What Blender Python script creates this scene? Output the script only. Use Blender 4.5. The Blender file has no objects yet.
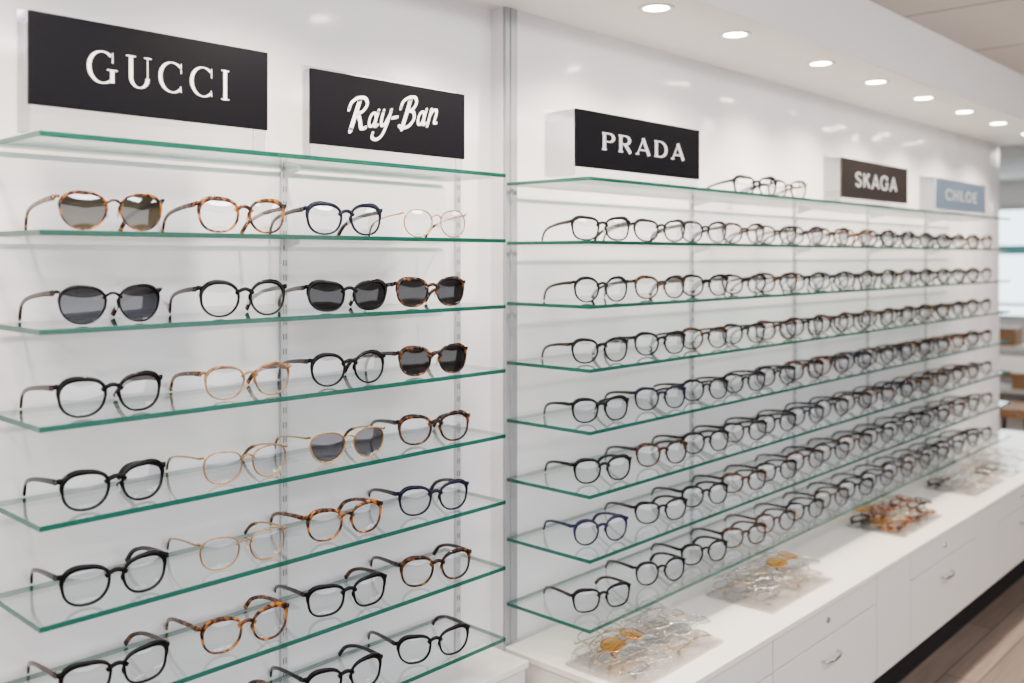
import bpy, bmesh, math, random
from mathutils import Vector, Matrix
random.seed(7)
C = bpy.context.scene.collection
CAMZ = 1.20
rad = math.radians

# ------------------------------------------------------------ materials
def new_mat(name):
    m = bpy.data.materials.new(name); m.use_nodes = True
    nt = m.node_tree; nt.nodes.clear()
    out = nt.nodes.new('ShaderNodeOutputMaterial')
    return m, nt, out

def pmat(name, col, rough=0.5, metal=0.0, coat=0.0, spec=0.5):
    m, nt, out = new_mat(name)
    p = nt.nodes.new('ShaderNodeBsdfPrincipled')
    p.inputs['Base Color'].default_value = (*col, 1)
    p.inputs['Roughness'].default_value = rough
    p.inputs['Metallic'].default_value = metal
    p.inputs['Coat Weight'].default_value = coat
    p.inputs['Specular IOR Level'].default_value = spec
    nt.links.new(p.outputs[0], out.inputs[0])
    return m

def noise_pmat(name, cols, scale, rough=0.3, coat=0.0, bump=0.0, bscale=3.0, coords='Object', stretch=(1,1,1), metal=0.0, detail=3, spec=.5):
    m, nt, out = new_mat(name)
    p = nt.nodes.new('ShaderNodeBsdfPrincipled')
    tc = nt.nodes.new('ShaderNodeTexCoord'); mp = nt.nodes.new('ShaderNodeMapping')
    mp.inputs['Scale'].default_value = stretch
    nt.links.new(tc.outputs[coords], mp.inputs[0])
    n = nt.nodes.new('ShaderNodeTexNoise'); n.inputs['Scale'].default_value = scale; n.inputs['Detail'].default_value = detail
    nt.links.new(mp.outputs[0], n.inputs['Vector'])
    r = nt.nodes.new('ShaderNodeValToRGB')
    els = r.color_ramp.elements
    while len(els) < len(cols): els.new(0.5)
    for e, (pos, c) in zip(els, cols):
        e.position = pos; e.color = (*c, 1)
    nt.links.new(n.outputs['Fac'], r.inputs[0]); nt.links.new(r.outputs[0], p.inputs['Base Color'])
    p.inputs['Roughness'].default_value = rough; p.inputs['Coat Weight'].default_value = coat
    p.inputs['Metallic'].default_value = metal; p.inputs['Specular IOR Level'].default_value = spec
    if bump > 0:
        n2 = nt.nodes.new('ShaderNodeTexNoise'); n2.inputs['Scale'].default_value = bscale; n2.inputs['Detail'].default_value = 1
        nt.links.new(tc.outputs[coords], n2.inputs['Vector'])
        b = nt.nodes.new('ShaderNodeBump'); b.inputs['Strength'].default_value = bump; b.inputs['Distance'].default_value = 0.05
        nt.links.new(n2.outputs['Fac'], b.inputs['Height']); nt.links.new(b.outputs[0], p.inputs['Normal'])
    nt.links.new(p.outputs[0], out.inputs[0])
    return m

def thin_glass(name, tint, f0=0.04, rough=0.02, milk=0.0, milkcol=(.9,.95,.95), gloss=(1,1,1)):
    m, nt, out = new_mat(name)
    tr = nt.nodes.new('ShaderNodeBsdfTransparent'); tr.inputs[0].default_value = (*tint, 1)
    gl = nt.nodes.new('ShaderNodeBsdfGlossy'); gl.inputs['Roughness'].default_value = rough; gl.inputs[0].default_value = (*gloss, 1)
    lw = nt.nodes.new('ShaderNodeLayerWeight'); lw.inputs[0].default_value = 0.5
    pw = nt.nodes.new('ShaderNodeMath'); pw.operation = 'POWER'; pw.inputs[1].default_value = 4.0
    ma = nt.nodes.new('ShaderNodeMath'); ma.operation = 'MULTIPLY_ADD'; ma.inputs[1].default_value = 1 - f0; ma.inputs[2].default_value = f0
    nt.links.new(lw.outputs['Facing'], pw.inputs[0]); nt.links.new(pw.outputs[0], ma.inputs[0])
    mx = nt.nodes.new('ShaderNodeMixShader')
    nt.links.new(ma.outputs[0], mx.inputs[0]); nt.links.new(tr.outputs[0], mx.inputs[1]); nt.links.new(gl.outputs[0], mx.inputs[2])
    last = mx
    if milk > 0:
        d = nt.nodes.new('ShaderNodeBsdfDiffuse'); d.inputs[0].default_value = (*milkcol, 1)
        m2 = nt.nodes.new('ShaderNodeMixShader'); m2.inputs[0].default_value = milk
        nt.links.new(mx.outputs[0], m2.inputs[1]); nt.links.new(d.outputs[0], m2.inputs[2]); last = m2
    nt.links.new(last.outputs[0], out.inputs[0])
    return m

def grad_lens(name, top, bottom, h=.045, f0=.09):
    m = thin_glass(name, top, f0, .05)
    nt = m.node_tree
    tr = [n for n in nt.nodes if n.type == 'BSDF_TRANSPARENT'][0]
    tc = nt.nodes.new('ShaderNodeTexCoord'); sp = nt.nodes.new('ShaderNodeSeparateXYZ'); mr = nt.nodes.new('ShaderNodeMapRange')
    mr.inputs['From Min'].default_value = .004; mr.inputs['From Max'].default_value = h*.85
    r = nt.nodes.new('ShaderNodeValToRGB'); r.color_ramp.elements[0].color = (*bottom,1); r.color_ramp.elements[1].color = (*top,1)
    nt.links.new(tc.outputs['Object'], sp.inputs[0]); nt.links.new(sp.outputs['Z'], mr.inputs['Value'])
    nt.links.new(mr.outputs[0], r.inputs[0]); nt.links.new(r.outputs[0], tr.inputs[0])
    return m

def emat(name, col, s):
    m, nt, out = new_mat(name)
    e = nt.nodes.new('ShaderNodeEmission'); e.inputs[0].default_value = (*col, 1); e.inputs[1].default_value = s
    nt.links.new(e.outputs[0], out.inputs[0]); return m

M = {}
M['wall'] = noise_pmat('wall_gloss_paint', [(0.3,(.75,.735,.78)),(0.7,(.84,.825,.855))], 1.6, rough=0.12, bump=0.42, bscale=3.8)
M['white'] = pmat('white_laminate', (.81,.775,.745), 0.30)
M['counter'] = pmat('white_counter', (.89,.84,.78), 0.16)
M['soffit'] = pmat('soffit_paint', (.83,.79,.775), 0.5)
M['dark'] = pmat('dark_toe_kick', (.008,.008,.010), 0.5, spec=.2)
M['alu'] = pmat('brushed_aluminium', (.60,.61,.64), 0.42, metal=0.6)
M['strip'] = pmat('satin_metal_strip', (.34,.35,.38), 0.38, metal=0.25)
M['slot'] = pmat('slot_dark', (.16,.16,.17), 0.6)
M['chrome'] = pmat('chrome', (.66,.66,.67), 0.15, metal=1.0)
M['glass'] = thin_glass('shelf_glass', (.955,.988,.978), 0.10, 0.010, milk=0.003)
M['acryl'] = thin_glass('clear_acrylic', (.87,.875,.89), 0.07, 0.04)
M['clear'] = thin_glass('clear_lens', (.94,.95,.96), 0.12, 0.03, milk=0.008)
M['cleartray'] = thin_glass('pale_lens', (.975,.975,.975), 0.09, 0.02)
M['sungrey'] = grad_lens('olive_sun_lens', (.024,.021,.010), (.12,.10,.055))
M['sunsmoke'] = grad_lens('grey_sun_lens', (.020,.024,.030), (.09,.10,.12))
M['sundark'] = grad_lens('dark_sun_lens', (.005,.006,.008), (.02,.018,.018), f0=.05)
M['sunlight'] = grad_lens('smoke_sun_lens', (.07,.07,.085), (.20,.20,.22))
m, nt, out = new_mat('shelf_edge_green')
p = nt.nodes.new('ShaderNodeBsdfPrincipled'); p.inputs['Base Color'].default_value = (.001,.070,.046,1); p.inputs['Roughness'].default_value = .14
tr = nt.nodes.new('ShaderNodeBsdfTransparent'); tr.inputs[0].default_value = (.04,.45,.34,1)
mx = nt.nodes.new('ShaderNodeMixShader'); mx.inputs[0].default_value = .20
nt.links.new(p.outputs[0], mx.inputs[1]); nt.links.new(tr.outputs[0], mx.inputs[2]); nt.links.new(mx.outputs[0], out.inputs[0])
M['edge'] = m
M['signblack'] = pmat('sign_black', (.0022,.0022,.004), 0.5, spec=.08)
M['signbrown'] = pmat('sign_brown_grey', (.030,.022,.019), 0.5, spec=.2)
M['signblue'] = pmat('sign_greyblue', (.20,.27,.36), 0.45, spec=.2)
M['letter'] = pmat('letter_white', (.95,.95,.95), 0.4)
M['black'] = pmat('black_acetate', (.0008,.0008,.0012), 0.10, spec=.22)
M['navy'] = pmat('navy_acetate', (.0012,.003,.016), 0.10, spec=.28)
M['purple'] = pmat('indigo_acetate', (.005,.004,.038), 0.10, spec=.35)
M['tort'] = noise_pmat('tortoise_acetate', [(0.46,(.002,.001,.0008)),(0.55,(.040,.010,.002)),(0.68,(.24,.080,.012))], 100, rough=.10, spec=.3)
M['tortorange'] = noise_pmat('amber_tortoise_acetate', [(0.43,(.006,.002,.001)),(0.51,(.12,.028,.003)),(0.64,(.48,.165,.020))], 110, rough=.10, spec=.35)
M['brown'] = noise_pmat('brown_acetate', [(0.42,(.003,.0015,.001)),(0.64,(.11,.038,.009))], 90, rough=.10, spec=.3)
M['gold'] = pmat('gold_metal', (.50,.28,.10), 0.25, metal=1.0)
M['palegold'] = pmat('pale_gold_metal', (.66,.54,.38), 0.18, metal=1.0)
M['silver'] = pmat('silver_metal', (.66,.66,.66), 0.16, metal=1.0)
M['gun'] = pmat('gunmetal', (.04,.04,.045), 0.25, metal=1.0)
M['pad'] = pmat('nose_pad_silicone', (.65,.66,.66), 0.3)
M['amber'] = thin_glass('amber_lens', (.92,.56,.10), 0.08, 0.03, milk=.05, milkcol=(.80,.36,.02))
M['crystal'] = noise_pmat('champagne_acetate', [(0.42,(.11,.045,.015)),(0.6,(.38,.20,.075))], 90, rough=.12)
M['clearframe'] = thin_glass('clear_acetate', (.90,.885,.865), 0.20, 0.03, milk=.03, milkcol=(.80,.76,.70))
M['tray'] = thin_glass('clear_tray', (.94,.94,.94), 0.14, 0.015)
M['bulb'] = emat('downlight_glow', (1.0,.86,.66), 60)
M['teal'] = pmat('teal_panel', (.12,.42,.44), 0.4)
M['wood'] = noise_pmat('oak_wood', [(0.3,(.18,.09,.045)),(0.7,(.36,.21,.11))], 8, rough=.45, stretch=(1,8,8))
M['sky'] = emat('daylight_view', (.76,.93,1.0), 5.0)

m, nt, out = new_mat('floor_planks')
p = nt.nodes.new('ShaderNodeBsdfPrincipled'); tc = nt.nodes.new('ShaderNodeTexCoord')
br = nt.nodes.new('ShaderNodeTexBrick')
br.inputs['Scale'].default_value = 1.0; br.inputs['Brick Width'].default_value = .9; br.inputs['Row Height'].default_value = .09
br.inputs['Mortar Size'].default_value = .002; br.inputs['Color1'].default_value = (.16,.112,.086,1); br.inputs['Color2'].default_value = (.27,.205,.165,1)
br.inputs['Mortar'].default_value = (.04,.03,.025,1)
mp = nt.nodes.new('ShaderNodeMapping'); mp.inputs['Scale'].default_value = (1.5,25,1)
nz = nt.nodes.new('ShaderNodeTexNoise'); nz.inputs['Scale'].default_value = 4; nz.inputs['Detail'].default_value = 5
mi = nt.nodes.new('ShaderNodeMixRGB'); mi.blend_type = 'MULTIPLY'; mi.inputs[0].default_value = .6
nt.links.new(tc.outputs['Object'], br.inputs['Vector']); nt.links.new(tc.outputs['Object'], mp.inputs[0]); nt.links.new(mp.outputs[0], nz.inputs['Vector'])
nt.links.new(br.outputs['Color'], mi.inputs[1]); nt.links.new(nz.outputs['Fac'], mi.inputs[2]); nt.links.new(mi.outputs[0], p.inputs['Base Color'])
p.inputs['Roughness'].default_value = .4
nt.links.new(p.outputs[0], out.inputs[0]); M['floor'] = m
m, nt, out = new_mat('ceiling_tiles')
p = nt.nodes.new('ShaderNodeBsdfPrincipled'); tc = nt.nodes.new('ShaderNodeTexCoord')
br = nt.nodes.new('ShaderNodeTexBrick'); br.offset = 0
br.inputs['Scale'].default_value = 1.0; br.inputs['Brick Width'].default_value = .6; br.inputs['Row Height'].default_value = .6
br.inputs['Mortar Size'].default_value = .010; br.inputs['Color1'].default_value = (.60,.545,.51,1); br.inputs['Color2'].default_value = (.64,.585,.55,1)
br.inputs['Mortar'].default_value = (.34,.32,.31,1)
nt.links.new(tc.outputs['Object'], br.inputs['Vector']); nt.links.new(br.outputs['Color'], p.inputs['Base Color']); p.inputs['Roughness'].default_value = .8
nt.links.new(p.outputs[0], out.inputs[0]); M['ceil'] = m

# ------------------------------------------------------------ helpers
def add_obj(name, mesh, parent=None, loc=(0,0,0), rot=(0,0,0)):
    o = bpy.data.objects.new(name, mesh); C.objects.link(o)
    o.location = loc; o.rotation_euler = rot
    if parent: o.parent = parent
    return o

def tag(o, label, cat, group=None):
    o['label'] = label; o['category'] = cat
    if group: o['group'] = group
    return o

def bm_mesh(name, bm, mats, smooth=False, recalc=True):
    if recalc: bmesh.ops.recalc_face_normals(bm, faces=bm.faces[:])
    me = bpy.data.meshes.new(name); bm.to_mesh(me); bm.free()
    for k in mats: me.materials.append(M[k])
    if smooth:
        for f in me.polygons: f.use_smooth = True
    return me

def box(bm, x0, x1, y0, y1, z0, z1, mi=0, bev=0.0):
    r = bmesh.ops.create_cube(bm, size=1.0)
    vs = r['verts']
    for v in vs:
        v.co = Vector(((x0+x1)/2 + v.co.x*(x1-x0), (y0+y1)/2 + v.co.y*(y1-y0), (z0+z1)/2 + v.co.z*(z1-z0)))
    fs = set(f for v in vs for f in v.link_faces)
    for f in fs: f.material_index = mi
    if bev > 0:
        es = set(e for v in vs for e in v.link_edges)
        rr = bmesh.ops.bevel(bm, geom=list(es), offset=bev, segments=2, affect='EDGES', profile=.6)
        for f in rr['faces']: f.material_index = mi

def box_obj(name, dims, mat, parent=None, bev=0.0, origin=None):
    x0,x1,y0,y1,z0,z1 = dims
    if origin is None: origin = ((x0+x1)/2, (y0+y1)/2, z0)
    ox,oy,oz = origin
    bm = bmesh.new(); box(bm, x0-ox,x1-ox,y0-oy,y1-oy,z0-oz,z1-oz, bev=bev)
    me = bm_mesh(name, bm, [mat])
    loc = Vector(origin)
    if parent: loc = loc - parent.location
    return add_obj(name, me, parent, loc)

def structure(o): o['kind'] = 'structure'; return o

def tube(bm, pts, rs, n=8, mi=0, mi_from=None, power=1.0, cap=True):
    pts = [Vector(p) for p in pts]; rings = []
    for i, p in enumerate(pts):
        a = pts[max(i-1,0)]; b = pts[min(i+1,len(pts)-1)]
        T = (b-a).normalized()
        S = T.cross(Vector((0,0,1)))
        if S.length < 1e-4: S = Vector((1,0,0))
        S.normalize(); U = S.cross(T).normalized()
        rx, rz = rs[i]; ring = []
        for k in range(n):
            th = 2*math.pi*(k+.5)/n; c, s = math.cos(th), math.sin(th)
            c = math.copysign(abs(c)**power, c); s = math.copysign(abs(s)**power, s)
            ring.append(bm.verts.new(p + S*rx*c + U*rz*s))
        rings.append(ring)
    for i in range(len(rings)-1):
        for k in range(n):
            f = bm.faces.new((rings[i][k], rings[i][(k+1)%n], rings[i+1][(k+1)%n], rings[i+1][k]))
            f.material_index = mi if (mi_from is None or i < mi_from) else 1
    if cap:
        bm.faces.new(rings[0][::-1]).material_index = mi
        bm.faces.new(rings[-1]).material_index = mi if mi_from is None else 1

def spline(pts, sub=6):
    P = [Vector(p) for p in pts]
    if len(P) < 3: return P
    out = []
    for i in range(len(P)-1):
        p0 = P[max(i-1,0)]; p1 = P[i]; p2 = P[i+1]; p3 = P[min(i+2,len(P)-1)]
        for k in range(sub):
            t = k/sub
            out.append(.5*((2*p1) + (-p0+p2)*t + (2*p0-5*p1+4*p2-p3)*t*t + (-p0+3*p1-3*p2+p3)*t**3))
    out.append(P[-1]); return out

# ------------------------------------------------------------ camera
cam = bpy.data.cameras.new('camera'); co = bpy.data.objects.new('camera', cam); C.objects.link(co)
co.location = (0,0,CAMZ); co.rotation_euler = (rad(90), 0, rad(42.9-90))
cam.sensor_width = 36; cam.lens = 950/1024*36; cam.shift_y = -84.5/1024
cam.clip_start = .02
cam.dof.use_dof = True; cam.dof.focus_distance = 1.52; cam.dof.aperture_fstop = 3.0
bpy.context.scene.camera = co

# ------------------------------------------------------------ room shell
YL, YR, XS, XE = 1.358, 1.325, 1.398, 4.70
ZC = CAMZ+.673; ZS = CAMZ+.507
structure(box_obj('floor', (-2.5,9.1,-3.1,4.1,-.1,0), 'floor'))
structure(box_obj('ceiling', (-2.5,9.1,-3.1,4.1,ZC,ZC+.1), 'ceil'))
structure(box_obj('wall_display_alcove', (-2.5,XS,YL,YL+.15,0,ZC), 'wall'))
structure(box_obj('wall_display', (XS,XE,YR,YL+.15,0,ZC), 'wall'))
structure(box_obj('wall_west', (-2.6,-2.5,-3.1,YL+.15,0,ZC), 'soffit'))
structure(box_obj('wall_south', (-2.5,9.1,-3.2,-3.1,0,ZC), 'soffit'))
structure(box_obj('wall_north', (XE,9.1,4.1,4.2,0,ZC), 'soffit'))
structure(box_obj('wall_return', (XE-.15,XE,YL+.15,4.1,0,ZC), 'soffit'))
bm = bmesh.new()
box(bm, 9.1,9.2,-3.1,4.1,0,.65); box(bm, 9.1,9.2,-3.1,4.1,1.65,ZC)
box(bm, 9.1,9.2,-3.1,.6,.65,1.65); box(bm, 9.1,9.2,3.8,4.1,.65,1.65)
structure(add_obj('wall_east', bm_mesh('wall_east', bm, ['soffit'])))
bm = bmesh.new()
for y in (.6,1.6,2.9,3.76): box(bm, 9.08,9.14,y,y+.04,.65,1.65)
box(bm, 9.08,9.14,.6,3.8,.65,.69); box(bm, 9.08,9.14,.6,3.8,1.61,1.65)
box(bm, 9.145,9.15,.6,3.8,.65,1.65, mi=1)
structure(add_obj('window_1', bm_mesh('window_1', bm, ['alu','sky'])))
structure(box_obj('trim_soffit', (-2.5,XE,1.006,YR,ZS,ZC), 'soffit', bev=.004))
structure(box_obj('trim_soffit_alcove', (-2.5,XS,YR+.001,YL,ZS,ZC), 'soffit'))
bm = bmesh.new()
box(bm, XS+.0005, XS+.036, YR-.008, YR-.0005, CAMZ-.785, ZS, bev=.0015)
box(bm, XS+.014, XS+.020, YR-.0105, YR-.0078, CAMZ-.785, ZS, bev=.0008)
structure(add_obj('trim_1', bm_mesh('trim_1', bm, ['strip'])))

# ------------------------------------------------------------ downlights
dl_x = [-.1,.35,.8,1.2,1.615,1.93,2.37,2.73,3.11,3.50,3.89,4.3]  # those over the short bay are out of view, added for their light
bm = bmesh.new()
prof = [(.026,-.0),(.027,-.0015),(.035,-.003),(.037,-.0005),(.037,0)]
rings = []
for r_, z_ in prof:
    rings.append([bm.verts.new((r_*math.cos(2*math.pi*k/32), r_*math.sin(2*math.pi*k/32), z_)) for k in range(32)])
for a, b in zip(rings, rings[1:]):
    for k in range(32): bm.faces.new((a[k], a[(k+1)%32], b[(k+1)%32], b[k]))
trim_me = bm_mesh('downlight_trim', bm, ['white'], True)
bm = bmesh.new(); bmesh.ops.create_circle(bm, cap_ends=True, segments=32, radius=.0262)
for v in bm.verts: v.co.z = -.0008
bulb_me = bm_mesh('downlight_lens', bm, ['bulb'])
for i, x in enumerate(dl_x):
    e = bpy.data.objects.new('recessed_downlight', None); C.objects.link(e); e.location = (x, 1.10, ZS-.0005); e.empty_display_size = .03
    tag(e, 'round recessed white ceiling downlight glowing warm white', 'ceiling light', 'downlights in the soffit')
    add_obj('trim_ring', trim_me, e); add_obj('lamp_lens', bulb_me, e)
    l = bpy.data.lights.new('downlight_spot', 'SPOT'); l.energy = 44.0; l.color = (1,.85,.68); l.spot_size = rad(140); l.spot_blend = .9; l.shadow_soft_size = .024
    lo = bpy.data.objects.new('downlight_spot', l); C.objects.link(lo); lo.location = (x,1.10,ZS-.012)

def area(name, loc, rot, sx, sy, e, col=(1,1,1)):
    l = bpy.data.lights.new(name, 'AREA'); l.shape = 'RECTANGLE'; l.size = sx; l.size_y = sy; l.energy = e; l.color = col
    o = bpy.data.objects.new(name, l); C.objects.link(o); o.location = loc; o.rotation_euler = rot
    return o
area('ceiling_fill_light', (.9,-.3,ZC-.02), (rad(22),0,0), 1.2,.3, 40, (.94,.945,1.0))  # unseen fill lights added below the ceiling, no fixture modelled
area('ceiling_fill_light', (2.7,-.3,ZC-.02), (rad(22),0,0), 1.2,.3, 28, (.99,.965,1.0))
area('ceiling_fill_light', (4.3,-.3,ZC-.02), (rad(22),0,0), 1.0,.3, 16, (1,.95,.90))
area('ceiling_fill_light', (-.8,-.2,ZC-.02), (rad(18),0,0), 1.0,.3, 28, (.94,.945,1.0))
area('ceiling_fill_light', (6.8,1.5,ZC-.02), (0,0,0), 1.0,1.0, 34, (1,.92,.80))  # unseen fill added over the far part of the shop
area('rear_fill_light', (1.6,-3.0,1.0), (rad(90),0,0), 5,1.4, 60, (.94,.95,1.0))  # cool fill added behind the camera, no window stands there
w = bpy.data.worlds.new('world'); bpy.context.scene.world = w; w.use_nodes = True
w.node_tree.nodes['Background'].inputs[0].default_value = (.85,.9,1,1); w.node_tree.nodes['Background'].inputs[1].default_value = .6

# ------------------------------------------------------------ slotted standards
def standard(x, ywall, z0, z1):
    bm = bmesh.new()
    h = z1-z0
    box(bm, -.0065,.0065,-.006,-.0004,0,h, mi=0)
    z = .03
    while z < h-.02:
        for sx in (-.0034,.0014): box(bm, sx,sx+.002,-.0064,-.0058,z,z+.010, mi=1)
        z += .0245
    o = add_obj('shelf_standard', bm_mesh('shelf_standard', bm, ['alu','slot']), None, (x, ywall, z0))
    return tag(o, 'slotted aluminium wall standard holding the glass shelves', 'shelf support', 'slotted wall standards')
LST = [.900, 1.300]; RST = [2.10, 2.67, 3.21, 3.76]
for x in LST: standard(x, YL, CAMZ-.78, CAMZ+.158)
for x in RST: standard(x, YR, CAMZ-.76, CAMZ+.155)

# ------------------------------------------------------------ shelves
H = [.150,.031,-.090,-.209,-.325,-.444,-.564,-.694]
HL = [.152,.033,-.087,-.204,-.323,-.444,-.564,-.694]
TH = .0070
def glass_shelf(x0,x1,y0,y1,ztop,stds,label,grp):
    bm = bmesh.new(); ox,oy = (x0+x1)/2,(y0+y1)/2
    box(bm, x0-ox,x1-ox,y0-oy,y1-oy,-TH,0, bev=.0007)
    bm.faces.ensure_lookup_table(); bm.normal_update()
    for f in bm.faces: f.material_index = 0 if abs(f.normal.z) > .98 else 1
    o = add_obj('glass_shelf', bm_mesh('glass_shelf', bm, ['glass','edge']), None, (ox,oy,ztop))
    tag(o, label, 'shelf', grp)
    for sx in stds:
        bm = bmesh.new(); d = .045
        pr = [(0,-.0003),(0,-.014),(-.01,-.013),(-d,-.0035),(-d,-.0003)]
        a = [bm.verts.new((-.0012, p[0], p[1])) for p in pr]; b = [bm.verts.new((.0012, p[0], p[1])) for p in pr]
        bm.faces.new(a); bm.faces.new(b[::-1])
        for k in range(5): bm.faces.new((a[k],a[(k+1)%5],b[(k+1)%5],b[k]))
        add_obj('shelf_bracket', bm_mesh('shelf_bracket', bm, ['alu']), o, (sx-ox, (y1+.004)-oy, -TH))
    return o
for h in HL:
    glass_shelf(.448,1.262,1.188,YL-.008,CAMZ+h,[LST[0]],'clear glass display shelf with green edge on wall standards','glass shelves of the short bay')
for h in H:
    glass_shelf(1.392,4.03,1.096,YR-.017,CAMZ+h,RST,'long clear glass display shelf with green edge','glass shelves of the long bay')

# ------------------------------------------------------------ glasses
def outline(kind, n=44):
    A = dict(panto=(.0260,.0218,2.38,.10,.09,.93), round=(.0248,.0226,2.15,.07,.05,.94), square=(.0270,.0208,2.75,.10,.10,.93),
             aviator=(.0268,.0232,2.2,.13,.06,.90), cat=(.0266,.0210,2.45,.12,.20,.90))[kind]
    a,b,p,tp,up,tf = A; pts = []
    for k in range(n):
        th = 2*math.pi*k/n; c,s = math.cos(th),math.sin(th)
        x = a*math.copysign(abs(c)**(2/p), c); z = b*math.copysign(abs(s)**(2/p), s)
        x *= 1+tp*z/b
        if z > 0: z *= tf
        if x > 0 and z > 0: z *= 1+up*(x/a)*(z/b)
        if z < 0: x += .0012*(-z/b)*(-1 if kind == 'cat' else .5)
        pts.append((x,z))
    return pts, a, b
def wrap(x): return 1.3*x*x
BR = .0078
mesh_cache = {}
def style_meshes(sk):
    if sk in mesh_cache: return mesh_cache[sk]
    st = STY[sk]; kind, fm, tm, lm, rt, metal = st[:6]
    pts,a,b = outline(kind); n = len(pts)
    cz = b+2*rt*.8; cx = BR+a+rt
    d = .0022 if not metal else .0011
    bm = bmesh.new()
    for sx in (-1,1):
        rings = []
        for i in range(n):
            x,z = pts[i]; x2,z2 = pts[(i+1)%n]; x0,z0 = pts[i-1]
            tx,tz = x2-x0,z2-z0; L = math.hypot(tx,tz); nx,nz = tz/L,-tx/L
            r = rt*(.74+.90*max(0,z/b)**1.1*(1+.6*x/a)) if not metal else rt
            ring = []
            for k in range(8):
                th = 2*math.pi*(k+.5)/8; c,s = math.cos(th),math.sin(th)
                c = math.copysign(abs(c)**.5,c); s = math.copysign(abs(s)**.5,s)
                off = r*(1+c)-.0006
                X = sx*(cx+x+nx*off); Z = cz+z+nz*off
                ring.append(bm.verts.new((X, wrap(X)+d*s, Z)))
            rings.append(ring)
        for i in range(n):
            for k in range(8):
                bm.faces.new((rings[i][k],rings[i][(k+1)%8],rings[(i+1)%n][(k+1)%8],rings[(i+1)%n][k]))
    bz = cz+b*.46; q = rt*1.35 if not metal else .0012
    xb = BR+rt*1.6
    tube(bm, spline([(-xb-.002,.001,bz-.0030),(-xb*.55,-.0005,bz+.0016),(0,-.001,bz+.0032),(xb*.55,-.0005,bz+.0016),(xb+.002,.001,bz-.0030)],3),
         [(d*1.0,q)]*13, 8, power=.7)
    if not metal:
        for sx in (-1,1):
            tube(bm, spline([(sx*(BR+.0012),.0005,bz-.002),(sx*(BR-.0008),.002,bz-.0065),(sx*(BR-.0002),.0022,bz-.011),(sx*(BR+.0022),.001,bz-.015)],3),
                 [(.0012,.0012)]*10, 6)
    hx = cx+a+rt+.0036; hz = cz+b*.64
    for sx in (-1,1):
        x1 = cx+a*1.02
        tube(bm, [(sx*x1, wrap(x1), hz+.001),(sx*(hx-.001), wrap(x1)+.0005, hz+.0022),(sx*hx, wrap(x1)+.004, hz+.0005),(sx*hx, wrap(x1)+.008, hz)],
             [(d*1.0, max(rt*1.7,.0013)),(d*1.0,max(rt*1.6,.0014)),(.0019 if not metal else .0011,max(rt*1.5,.0014)),(.0018 if not metal else .0010,max(rt*1.4,.0013))], 8, power=.7)
    front = bm_mesh('front_frame', bm, [fm], True)
    lenses = []
    for sx in (-1,1):
        bm = bmesh.new(); c = bm.verts.new((sx*cx, wrap(cx)-.0022, cz)); prev = None
        for s in (.35,.7,1.0):
            ring = [bm.verts.new((sx*(cx+x*s), wrap(cx+x*s)-.0022*(1-s*s), cz+z*s)) for x,z in pts]
            for k in range(n):
                if prev is None: bm.faces.new((c,ring[k],ring[(k+1)%n]))
                else: bm.faces.new((prev[k],ring[k],ring[(k+1)%n],prev[(k+1)%n]))
            prev = ring
        lenses.append(bm_mesh('lens', bm, [lm], True))
    temples = []
    for sx in (-1,1):
        bm = bmesh.new()
        drop = hz-.0032
        path = spline([(0,0,0),(sx*.001,.030,-.0020),(sx*.001,.066,-.0065),(0,.090,-.0120),(-sx*.003,.109,-.0205),(-sx*.006,.122,-drop)],4)
        m_ = len(path); rs = []
        for i in range(m_):
            t = i/(m_-1)
            if metal: rs.append((.0010,.0013) if t < .62 else (.0016,.0026))
            else: rs.append((.0017+.0003*t, .0040-.0011*math.sin(t*math.pi)))
        tube(bm, path, rs, 8, mi_from=int(m_*.62) if metal else None, power=.7)
        temples.append(bm_mesh('temple', bm, [fm if metal else tm, tm], True))
    pads = []
    for sx in (-1,1):
        bm = bmesh.new()
        bmesh.ops.create_uvsphere(bm, u_segments=10, v_segments=6, radius=1)
        for v in bm.verts: v.co = Vector((sx*(BR-.001)+v.co.x*.0011, .0045+v.co.y*.0026, cz-b*.18+v.co.z*.0048))
        pads.append(bm_mesh('nose_pad', bm, ['pad'], True))
    mesh_cache[sk] = (front, lenses, temples, pads, hx, wrap(cx+a)+.0075, hz)
    return mesh_cache[sk]

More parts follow.
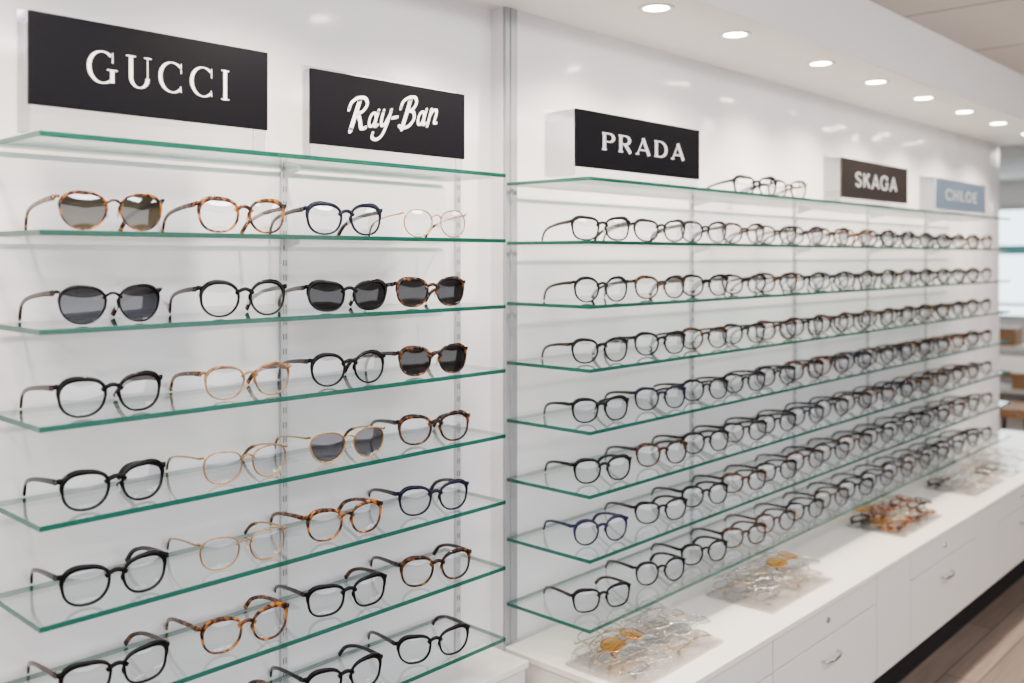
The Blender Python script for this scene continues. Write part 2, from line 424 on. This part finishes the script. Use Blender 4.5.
STY = {
 'blk_brown': ('panto','black','brown','clear',.0021,False),
 'blk': ('panto','black','black','clear',.0022,False),
 'blk_sq': ('square','black','brown','clear',.0021,False),
 'blk_round': ('round','black','tort','clear',.0020,False),
 'blk_thick': ('square','black','black','clear',.0027,False),
 'orange': ('panto','tortorange','tortorange','clear',.0020,False),
 'tort': ('panto','tort','tort','clear',.0023,False),
 'tort_sq': ('square','tort','tort','clear',.0025,False),
 'gold': ('round','gold','tort','clear',.0010,True),
 'goldbrown': ('panto','gold','brown','clear',.0011,True),
 'sun_grey': ('aviator','tortorange','tortorange','sungrey',.0012,False),
 'sun_blk_grey': ('aviator','black','tort','sunsmoke',.0013,False),
 'sun_blk': ('cat','black','tort','sundark',.0020,False),
 'sun_tort': ('panto','tort','tort','sundark',.0021,False),
 'sun_smoke': ('aviator','gold','brown','sunlight',.0011,True),
 'navy': ('panto','navy','tort','clear',.0021,False),
 'navy_sq': ('square','navy','navy','clear',.0023,False),
 'purple': ('round','purple','purple','clear',.0022,False),
 'lighttort': ('panto','crystal','tortorange','clear',.0013,False),
 'gun': ('round','silver','silver','cleartray',.0011,True),
 'cat_blk': ('cat','black','tort','clear',.0021,False),
 'crystal': ('round','clearframe','clearframe','cleartray',.0018,False),
 'crystalpanto': ('panto','clearframe','clearframe','cleartray',.0018,False),
 'goldtray': ('round','palegold','palegold','cleartray',.0010,True),
 'amberlens': ('round','gold','tortorange','amber',.0011,True),
}
LBL = {
 'blk_brown':'black acetate eyeglasses with brown temples','blk':'glossy black acetate eyeglasses with clear lenses',
 'blk_sq':'squared black eyeglasses with brown temples','tort_sq':'squared dark tortoiseshell eyeglasses',
 'blk_thick':'thick squared black acetate eyeglasses','navy_sq':'squared navy blue acetate eyeglasses','goldtray':'thin pale gold wire eyeglasses',
 'blk_round':'round black eyeglasses with tortoiseshell temples','orange':'amber tortoiseshell eyeglasses with clear lenses',
 'tort':'dark tortoiseshell eyeglasses with clear lenses','gold':'thin gold wire round eyeglasses',
 'goldbrown':'thin gold metal eyeglasses with brown tips','sun_grey':'tortoiseshell sunglasses with olive grey lenses',
 'sun_blk_grey':'thin black sunglasses with smoky grey lenses','sun_blk':'black sunglasses with very dark lenses',
 'sun_tort':'tortoiseshell sunglasses with dark lenses','sun_smoke':'thin gold sunglasses with light smoke lenses',
 'navy':'navy blue eyeglasses with tortoiseshell temples','purple':'round indigo acetate eyeglasses',
 'lighttort':'pale champagne eyeglasses with amber temples','gun':'thin silver metal round eyeglasses',
 'cat_blk':'black upswept eyeglasses with tortoiseshell temples','crystal':'round clear acetate eyeglasses','crystalpanto':'clear acetate eyeglasses',
 'amberlens':'gold wire glasses with amber lenses'}
def put_glasses(sk, loc, yaw, where, group, folded=False, pads=True, scale=1.0, tilt=0):
    front, lenses, temples, padm, hx, hy, hz = style_meshes(sk)
    nm = 'sunglasses' if sk.startswith('sun') else 'eyeglasses'
    e = bpy.data.objects.new(nm, None); C.objects.link(e); e.empty_display_size = .02
    e.location = loc; e.scale = (scale,)*3
    e.rotation_euler = (rad(-90)+tilt, 0, yaw) if folded else (0,0,yaw)
    tag(e, LBL[sk]+' '+where, nm, group)
    add_obj('front_frame', front, e)
    for l in lenses: add_obj('lens', l, e)
    for i,(t,sx) in enumerate(zip(temples,(-1,1))):
        if folded: add_obj('temple', t, e, (sx*hx, hy+.001+.0045*i, hz), (0,0,-rad(90) if sx < 0 else rad(90)))
        else: add_obj('temple', t, e, (sx*hx, hy, hz))
    if pads:
        for p_ in padm: add_obj('nose_pad', p_, e)
    return e

rowsL = [
 ['sun_grey','orange','navy','gold'],
 ['sun_blk_grey','blk_round','sun_blk','sun_tort'],
 ['blk_brown','lighttort','blk_round','sun_tort'],
 ['blk','goldbrown','sun_smoke','tort'],
 ['blk','goldbrown','orange','navy'],
 ['blk_sq','orange','blk_sq','tort'],
 ['blk','lighttort','blk','cat_blk']]
XL = [.550,.744,.926,1.112]; YW = [2,6,10,14]
for r,row in enumerate(rowsL):
    for c,sk in enumerate(row):
        put_glasses(sk, (XL[c]+random.uniform(-.005,.005), 1.216+random.uniform(-.006,.002), CAMZ+HL[r+1]+.0003), -rad(YW[c]+random.uniform(-3,3)),
                    'on a glass shelf', 'glasses on the short bay shelves', scale=1.03)
pool = ['blk_brown','blk_thick','blk_round','tort','navy','blk','cat_blk','blk_sq','tort','tort_sq','blk_thick','navy_sq','tort','goldbrown','blk_brown','cat_blk','tort_sq','orange','blk_thick']
firsts = [['blk_sq','cat_blk','navy'],['blk_round','tort','blk'],['blk_brown','blk','tort'],['blk','navy','blk_brown'],['blk','tort','blk_brown'],['purple','cat_blk','blk'],['blk_sq','blk_round','blk']]
for r in range(7):
    x = 1.490+random.uniform(-.005,.005); k = 0
    while x < 3.95:
        sk = firsts[r][k] if k < 3 else random.choice(pool)
        put_glasses(sk, (x, 1.140+random.uniform(-.0015,.0015), CAMZ+H[r+1]+.0003), -rad(21+random.uniform(-1.0,1.0)),
                    'on a glass shelf', 'glasses on the long bay shelves', pads=k < 6, scale=random.uniform(.965,.99))
        x += (.206 if k < 1 else .178 if k < 3 else .1605)+random.uniform(-.0008,.0008); k += 1
for x,sk in ((2.15,'blk_thick'),(2.32,'tort')):
    put_glasses(sk, (x,1.165,CAMZ+H[0]+.0003), -rad(20), 'on the top glass shelf', 'glasses on the top shelf')

# ------------------------------------------------------------ signs
def arc(cx,cy,rx,ry,a0,a1,n=18):
    return [(cx+rx*math.cos(rad(a0+(a1-a0)*i/n)), cy+ry*math.sin(rad(a0+(a1-a0)*i/n))) for i in range(n+1)]
T,t_ = 'T','t'
GL = {
 'G': (.98, [(arc(.47,.5,.43,.475,50,305),'n'), ([(.79,.06),(.79,.44)],T), ([(.62,.445),(.96,.445)],t_), ([(.80,.66),(.80,.97)],t_)]),
 'U': (.92, [([(.19,.97),(.19,.34)],T), (arc(.475,.34,.285,.315,180,360),'n'), ([(.76,.34),(.76,.97)],t_), ([(.03,.975),(.35,.975)],t_), ([(.64,.975),(.89,.975)],t_)]),
 'C': (.90, [(arc(.47,.5,.43,.475,48,312),'n'), ([(.79,.66),(.79,.97)],t_), ([(.79,.05),(.77,.24)],t_)]),
 'I': (.36, [([(.18,.0),(.18,1)],T), ([(.03,.975),(.33,.975)],t_), ([(.03,.025),(.33,.025)],t_)]),
 'P': (.86, [([(.2,0),(.2,1)],T), ([(.06,.955),(.50,.955)]+arc(.50,.725,.27,.23,90,-90)[1:]+[(.2,.495)],'n'), ([(.05,.035),(.35,.035)],t_)]),
 'R': (.98, [([(.2,0),(.2,1)],T), ([(.06,.955),(.50,.955)]+arc(.50,.725,.27,.23,90,-90)[1:]+[(.2,.495)],'n'), ([(.47,.5),(.84,.0)],T), ([(.05,.035),(.35,.035)],t_)]),
 'A': (1.08,[([(.56,.98),(.13,.0)],t_), ([(.52,1.0),(.94,.0)],T), ([(.26,.29),(.80,.29)],t_), ([(.02,.035),(.26,.035)],t_)]),
 'D': (1.06, [([(.2,0),(.2,1)],T), ([(.06,.955),(.46,.955)]+arc(.46,.5,.44,.455,90,-90)[1:]+[(.06,.045)],'n')]),
 'S': (.80, [([(.70,.80),(.55,.95),(.35,.95),(.17,.80),(.22,.62),(.42,.52),(.62,.42),(.70,.24),(.55,.06),(.32,.04),(.12,.20)],'s')]),
 'K': (.90, [([(.18,0),(.18,1)],T), ([(.20,.42),(.78,1)],T), ([(.38,.58),(.82,0)],T)]),
 'H': (.95, [([(.18,0),(.18,1)],T), ([(.76,0),(.76,1)],T), ([(.18,.5),(.76,.5)],t_)]),
 'L': (.75, [([(.18,0),(.18,1)],T), ([(.18,.05),(.70,.05)],t_)]),
 'O': (1.0, [(arc(.5,.5,.40,.46,0,360,28),'n')]),
 'E': (.78, [([(.18,0),(.18,1)],T), ([(.18,.95),(.70,.95)],t_), ([(.18,.5),(.62,.5)],t_), ([(.18,.05),(.70,.05)],t_)]),
}
EPS = 3e-6
def ribbon(bm, pts, wf, y):
    P = [Vector((p[0],p[1])) for p in pts]; L = []; R = []
    n = len(P); closed = (P[0]-P[-1]).length < 1e-6
    for i in range(n):
        a = P[i-1] if i > 0 else (P[-2] if closed else P[0]); b = P[i+1] if i < n-1 else (P[1] if closed else P[-1])
        d = (b-a).normalized(); nn = Vector((-d.y,d.x)); w = wf(d, i/(n-1))*.5
        L.append(bm.verts.new((P[i].x+nn.x*w, y, P[i].y+nn.y*w))); R.append(bm.verts.new((P[i].x-nn.x*w, y, P[i].y-nn.y*w)))
    for i in range(n-1): bm.faces.new((L[i],R[i],R[i+1],L[i+1]))
def text_mesh(word, width, height, Tw, tw, gap):
    bm = bmesh.new(); tot = sum(GL[c][0] for c in word)+gap*(len(word)-1); x = 0; y = 0
    for c in word:
        w_, strokes = GL[c]
        for pts, mode in strokes:
            if mode == 's': pts = [tuple(v) for v in spline([Vector((*q,)) for q in pts],5)]; mode = 'n'
            if mode == T: wf = lambda d,s: Tw
            elif mode == t_: wf = lambda d,s: tw
            else: wf = lambda d,s: tw+(Tw-tw)*abs(d.y)**1.3
            ribbon(bm, [(q[0]+x,q[1]) for q in pts], wf, y); y -= EPS
        x += w_+gap
    for v in bm.verts:
        v.co.x = (v.co.x/tot-.5)*width; v.co.z = (v.co.z-.5)*height
    return bm_mesh('lettering', bm, ['letter'], recalc=False)
def script_mesh(width):
    S = []
    def cap_stem(o): return [([(o+.24,1.0),(o+.20,.5),(o+.14,-.06)],.22)]
    def low_a(o):
        return [(arc(o+.20,.28,.165,.235,0,360,24),.135), ([(o+.42,.58),(o+.39,.30),(o+.42,.06),(o+.56,.08)],.16)]
    # R
    S += cap_stem(0) + [([(-.22,.66),(-.16,.90),(.14,1.05),(.50,1.03),(.70,.82),(.54,.58),(.20,.50)],.155), ([(.32,.52),(.52,.26),(.70,.0),(.94,.02)],.18)]
    S += low_a(1.00)
    # y
    S += [([(1.72,.58),(1.71,.26),(1.80,.07),(1.96,.12),(2.08,.36)],.15), ([(2.14,.60),(2.08,.10),(1.94,-.28),(1.68,-.42),(1.42,-.34),(1.40,-.20)],.15)]
    S += [([(2.30,.32),(2.60,.35)],.17)]
    # B
    S += cap_stem(2.88) + [([(2.66,.66),(2.72,.90),(3.04,1.05),(3.38,1.03),(3.52,.82),(3.36,.60),(3.08,.55)],.155), ([(3.08,.55),(3.44,.52),(3.60,.28),(3.40,.02),(3.06,-.05),(2.80,.03)],.16)]
    S += low_a(3.82)
    # n
    S += [([(4.54,.58),(4.52,.0)],.16), ([(4.53,.32),(4.66,.53),(4.84,.56),(4.92,.42),(4.90,.12),(5.06,.08)],.15)]
    bm = bmesh.new(); y = 0
    for pts, w_ in S:
        closed = (Vector(pts[0])-Vector(pts[-1])).length < 1e-6
        pp = [tuple(v) for v in spline([Vector(q) for q in pts],7)] if (2 < len(pts) < 12) else pts
        ribbon(bm, pp, lambda d,s: w_*(.68+.32*abs(d.y)), y)
        if not closed:
            for end,oth in ((pp[0],pp[1]), (pp[-1],pp[-2])):
                dd = (Vector(end)-Vector(oth)).normalized(); rr = w_*(.68+.32*abs(dd.y))*.5
                c = bm.verts.new((end[0],y,end[1])); ring = [bm.verts.new((end[0]+rr*math.cos(k*math.pi/6), y, end[1]+rr*math.sin(k*math.pi/6))) for k in range(12)]
                for k in range(12): bm.faces.new((c,ring[(k+1)%12],ring[k]))
        y -= EPS
    k = width/5.45
    for v in bm.verts:
        X, Z = v.co.x, v.co.z
        X2 = X+.40*Z; Z2 = Z+.10*(X-2.5)
        v.co.x = (X2-2.58)*k; v.co.z = (Z2-.34)*k*1.30
    return bm_mesh('lettering', bm, ['letter'], recalc=False)
def sign(x0,x1,y,h0,h1,mat,lme,label,dx=0,dep=.05):
    w = x1-x0; hh = h1-h0; cx = (x0+x1)/2; zsh = CAMZ+H[0]+.0025
    e = bpy.data.objects.new('brand_sign', None); C.objects.link(e); e.location = (cx,y,zsh); e.empty_display_size = .03
    tag(e, label, 'sign')
    zb = CAMZ+h0-zsh
    bm = bmesh.new(); box(bm, -w/2,w/2,-.005,0,zb,zb+hh, bev=.0006)
    add_obj('sign_panel', bm_mesh('sign_panel', bm, [mat]), e)
    bm = bmesh.new()
    box(bm, -w/2,w/2,dep-.004,dep,0,zb+hh+.008, bev=.0006)
    box(bm, -w/2,-w/2+.004,.0004,dep-.0045,0,zb+hh, bev=.0004)
    box(bm, w/2-.004,w/2,.0004,dep-.0045,0,zb+hh, bev=.0004)
    box(bm, -w/2+.0045,w/2-.0045,.0004,dep-.0045,zb+hh-.003,zb+hh)
    add_obj('acrylic_stand', bm_mesh('acrylic_stand', bm, ['acryl']), e)['label'] = 'clear acrylic box stand'
    add_obj('lettering', lme, e, (dx,-.0056,zb+hh/2))
    return e
sign(.440,.770,1.205,.184,.297,'signblack',text_mesh('GUCCI',.198,.042,.130,.032,.24),'black rectangular sign reading GUCCI in white serif capitals',.004,.035)
sign(.845,1.169,1.205,.172,.286,'signblack',script_mesh(.200),'black rectangular sign with bold white script lettering',.002,.02)
sign(1.366,1.790,1.112,.168,.275,'signblack',text_mesh('PRADA',.292,.034,.205,.085,.17),'black rectangular sign reading PRADA in white capitals',0.008,.075)
sign(2.515,2.995,1.112,.164,.273,'signbrown',text_mesh('SKAGA',.31,.040,.19,.15,.12),'brown grey rectangular sign with white capital lettering',0,.05)
sign(3.24,3.76,1.112,.160,.263,'signblue',text_mesh('CHLOE',.33,.036,.17,.12,.14),'grey blue rectangular sign with white lettering',0,.05)

# ------------------------------------------------------------ countertop & cabinets
ZT = CAMZ-.786; ZB = CAMZ-1.063; YF = .948
o = box_obj('countertop', (XS-.006,XE-.002,YF,YR-.012,ZT-.014,ZT), 'counter', bev=.002)
tag(o, 'long white laminate countertop under the glass shelves', 'countertop')
def handle_mesh():
    bm = bmesh.new(); w = .040
    tube(bm, spline([(-w,0,0),(-w*.95,-.010,-.001),(-w*.5,-.0155,-.002),(0,-.017,-.002),(w*.5,-.0155,-.002),(w*.95,-.010,-.001),(w,0,0)],4), [(.0024,.0036)]*25, 8)
    return bm_mesh('handle', bm, ['chrome'], True)
def lock_mesh():
    bm = bmesh.new()
    bmesh.ops.create_cone(bm, cap_ends=True, segments=20, radius1=.0075, radius2=.006, depth=.003, matrix=Matrix.Rotation(rad(90),4,'X'))
    box(bm, -.0008,.0008,-.0018,-.0012,-.004,.004, mi=1)
    return bm_mesh('lock', bm, ['chrome','slot'])
HM, LM = handle_mesh(), lock_mesh()
def cabinet(x0,x1,y0,y1,ztop,zbot,drawers,label,sp=None):
    e = bpy.data.objects.new('storage_cabinet', None); C.objects.link(e); e.location = ((x0+x1)/2,(y0+y1)/2,0); e.empty_display_size = .05
    tag(e, label, 'cabinet', 'white storage cabinets')
    w = x1-x0; d = (y1-y0)/2
    bm = bmesh.new(); box(bm, -w/2+.0004,w/2-.0004,-d+.016,d,zbot,ztop, bev=.0008); add_obj('body', bm_mesh('body', bm, ['white']), e)
    bm = bmesh.new(); box(bm, -w/2+.0004,w/2-.0004,-d+.07,d,0.0005,zbot-.0003); add_obj('toe_kick', bm_mesh('toe_kick', bm, ['dark']), e)
    if drawers:
        zm = CAMZ-.872
        for za, zb, hd, nm in ((zm+.002,ztop-.003,False,'drawer'),(zbot+.002,zm-.002,True,'drawer')):
            bm = bmesh.new(); box(bm, -w/2+.0025,w/2-.0025,0,.0155,0,zb-za, bev=.0015)
            dr = add_obj(nm, bm_mesh('drawer', bm, ['white']), e, (0,-d,za))
            if hd: add_obj('handle', HM, dr, (0,-.0002,(zb-za)*.76))
            else: add_obj('lock', LM, dr, (-.01,-.0017,(zb-za)*.55))
    else:
        bm = bmesh.new(); box(bm, -w/2+.0025,w/2-.0025,0,.0155,0,ztop-zbot-.005, bev=.0015)
        add_obj('door', bm_mesh('door', bm, ['white']), e, (0,-d,zbot+.002))
for x0,x1,dr in ((XS-.004,1.83,1),(1.83,2.375,1),(2.375,2.60,0),(2.60,3.15,1),(3.15,3.375,0),(3.375,3.925,1),(3.925,4.15,0),(4.15,XE-.004,1)):
    cabinet(x0,x1,YF+.006,YR-.012,ZT-.0145,ZB,dr,'white laminate base cabinet with drawers' if dr else 'narrow white laminate cabinet with plain door')
o = box_obj('countertop', (-.6,XS-.020,1.235,YL-.002,ZT-.014,ZT), 'counter', bev=.002); tag(o,'narrow white ledge under the glass shelves','countertop')
for x0,x1 in ((-.6,.0),(.0,.46),(.46,.92),(.92,XS-.022)):
    cabinet(x0,x1,1.241,YL-.002,ZT-.0145,ZB,0,'shallow white base cabinet with plain door')

# ------------------------------------------------------------ trays of folded glasses
def tray(cx,cy,w,d,styles,label,rz=0):
    bm = bmesh.new()
    box(bm,-w/2,w/2,-d/2,d/2,0,.003,bev=.0008)
    for a in ((-w/2,w/2,-d/2,-d/2+.003),(-w/2,w/2,d/2-.003,d/2),(-w/2,-w/2+.003,-d/2,d/2),(w/2-.003,w/2,-d/2,d/2)):
        box(bm,a[0],a[1],a[2],a[3],.003,.007)
    o = add_obj('display_tray', bm_mesh('display_tray', bm, ['tray']), None, (cx,cy,ZT+.0003), (0,0,rz))
    tag(o, label, 'tray', 'countertop trays')
    cols, rows = 2, 3
    i = 0
    for r in range(rows):
        for c in range(cols):
            for lay in range(2):
                sk = styles[i % len(styles)]; i += 1
                x = (c-.5)*.150+random.uniform(-.004,.004); y = -d/2+.012+r*.053+random.uniform(-.002,.003)
                p = Matrix.Rotation(rz,3,'Z') @ Vector((x,y,0))
                put_glasses(sk,(cx+p.x,cy+p.y,ZT+.024+lay*.026),rz+rad(random.uniform(-5,5)+(4 if lay else -2)),'in a countertop tray','folded glasses in countertop trays',folded=True,pads=False,tilt=rad(lay*6))
# order: per row: left cell (2 layers), right cell (2 layers)
tray(1.56,1.085,.305,.168,['gun','crystal','goldtray','gun', 'goldtray','amberlens','crystal','goldtray', 'crystalpanto','goldtray','gun','crystal'],'shallow clear tray filled with gold and clear frames')
tray(2.07,1.085,.305,.168,['crystalpanto','gun','goldtray','crystal', 'crystal','goldtray','goldtray','amberlens', 'goldtray','gun','gun','crystal'],'shallow clear tray filled with pale frames')
tray(2.84,1.085,.305,.168,['orange','goldtray','orange','tort','amberlens'],'shallow clear tray filled with amber frames')
tray(3.46,1.085,.305,.168,['gun','crystal','goldtray','tort','crystal'],'shallow clear tray filled with mixed frames')
tray(3.84,1.085,.305,.168,['crystal','gun','goldtray','crystal','gold'],'shallow clear tray filled with mixed frames')

# ------------------------------------------------------------ far part of the shop
def table(x,y,label):
    e = bpy.data.objects.new('display_table', None); C.objects.link(e); e.location = (x,y,0); tag(e,label,'table')
    bm = bmesh.new(); box(bm,-.5,.5,-.35,.35,.50,.53,bev=.004); add_obj('table_top', bm_mesh('table_top',bm,['wood']), e)
    bm = bmesh.new(); box(bm,-.02,.02,-.02,.02,0.0005,.4995,bev=.002); lm = bm_mesh('leg',bm,['wood'])
    for sx in (-.45,.45):
        for sy in (-.3,.3): add_obj('leg', lm, e, (sx,sy,0))
table(6.5,1.75,'low oak display table near the shop window')
def stool(x,y):
    e = bpy.data.objects.new('stool', None); C.objects.link(e); e.location = (x,y,0); tag(e,'round brown stool with dark slim legs','stool')
    bm = bmesh.new(); bmesh.ops.create_cone(bm,cap_ends=True,segments=24,radius1=.15,radius2=.16,depth=.05,matrix=Matrix.Translation((0,0,.375))); add_obj('seat', bm_mesh('seat',bm,['wood']), e)
    for k in range(4):
        a = math.pi/4+k*math.pi/2; bm = bmesh.new()
        tube(bm,[(.10*math.cos(a),.10*math.sin(a),.35),(.13*math.cos(a),.13*math.sin(a),.001)],[(.01,.01)]*2,8); add_obj('leg', bm_mesh('leg',bm,['dark']), e)
stool(5.6,1.50); stool(7.4,2.3)
e = bpy.data.objects.new('display_cabinet', None); C.objects.link(e); e.location = (8.6,2.35,0); tag(e,'white display cabinet with teal header near the window','cabinet')
bm = bmesh.new(); box(bm,-.2,.2,-.6,-.58,0.0005,.82); box(bm,-.2,.2,.58,.6,0.0005,.82)
for z in (.1,.45,.80): box(bm,-.2,.17,-.58,.58,z,z+.02)
add_obj('body', bm_mesh('body',bm,['white']), e)
bm = bmesh.new(); box(bm,.14,.17,-.55,.55,1.22,1.30); box(bm,.15,.16,-.54,-.53,.82,1.22); box(bm,.15,.16,.53,.54,.82,1.22); add_obj('header_panel', bm_mesh('header_panel',bm,['teal']), e)
for i,(y,z) in enumerate(((-.4,.12),(-.15,.12),(.2,.12),(-.35,.47),(.0,.47),(.3,.47))):
    bm2 = bmesh.new(); box(bm2,-.1,.1,-.09,.09,0,.12+.03*(i%3),bev=.004); b_ = add_obj('storage_box', bm_mesh('storage_box',bm2,['wood']), None, (8.55,2.35+y,z+.0005)); tag(b_,'brown cardboard storage box on a cabinet shelf','box','boxes in the far cabinet')
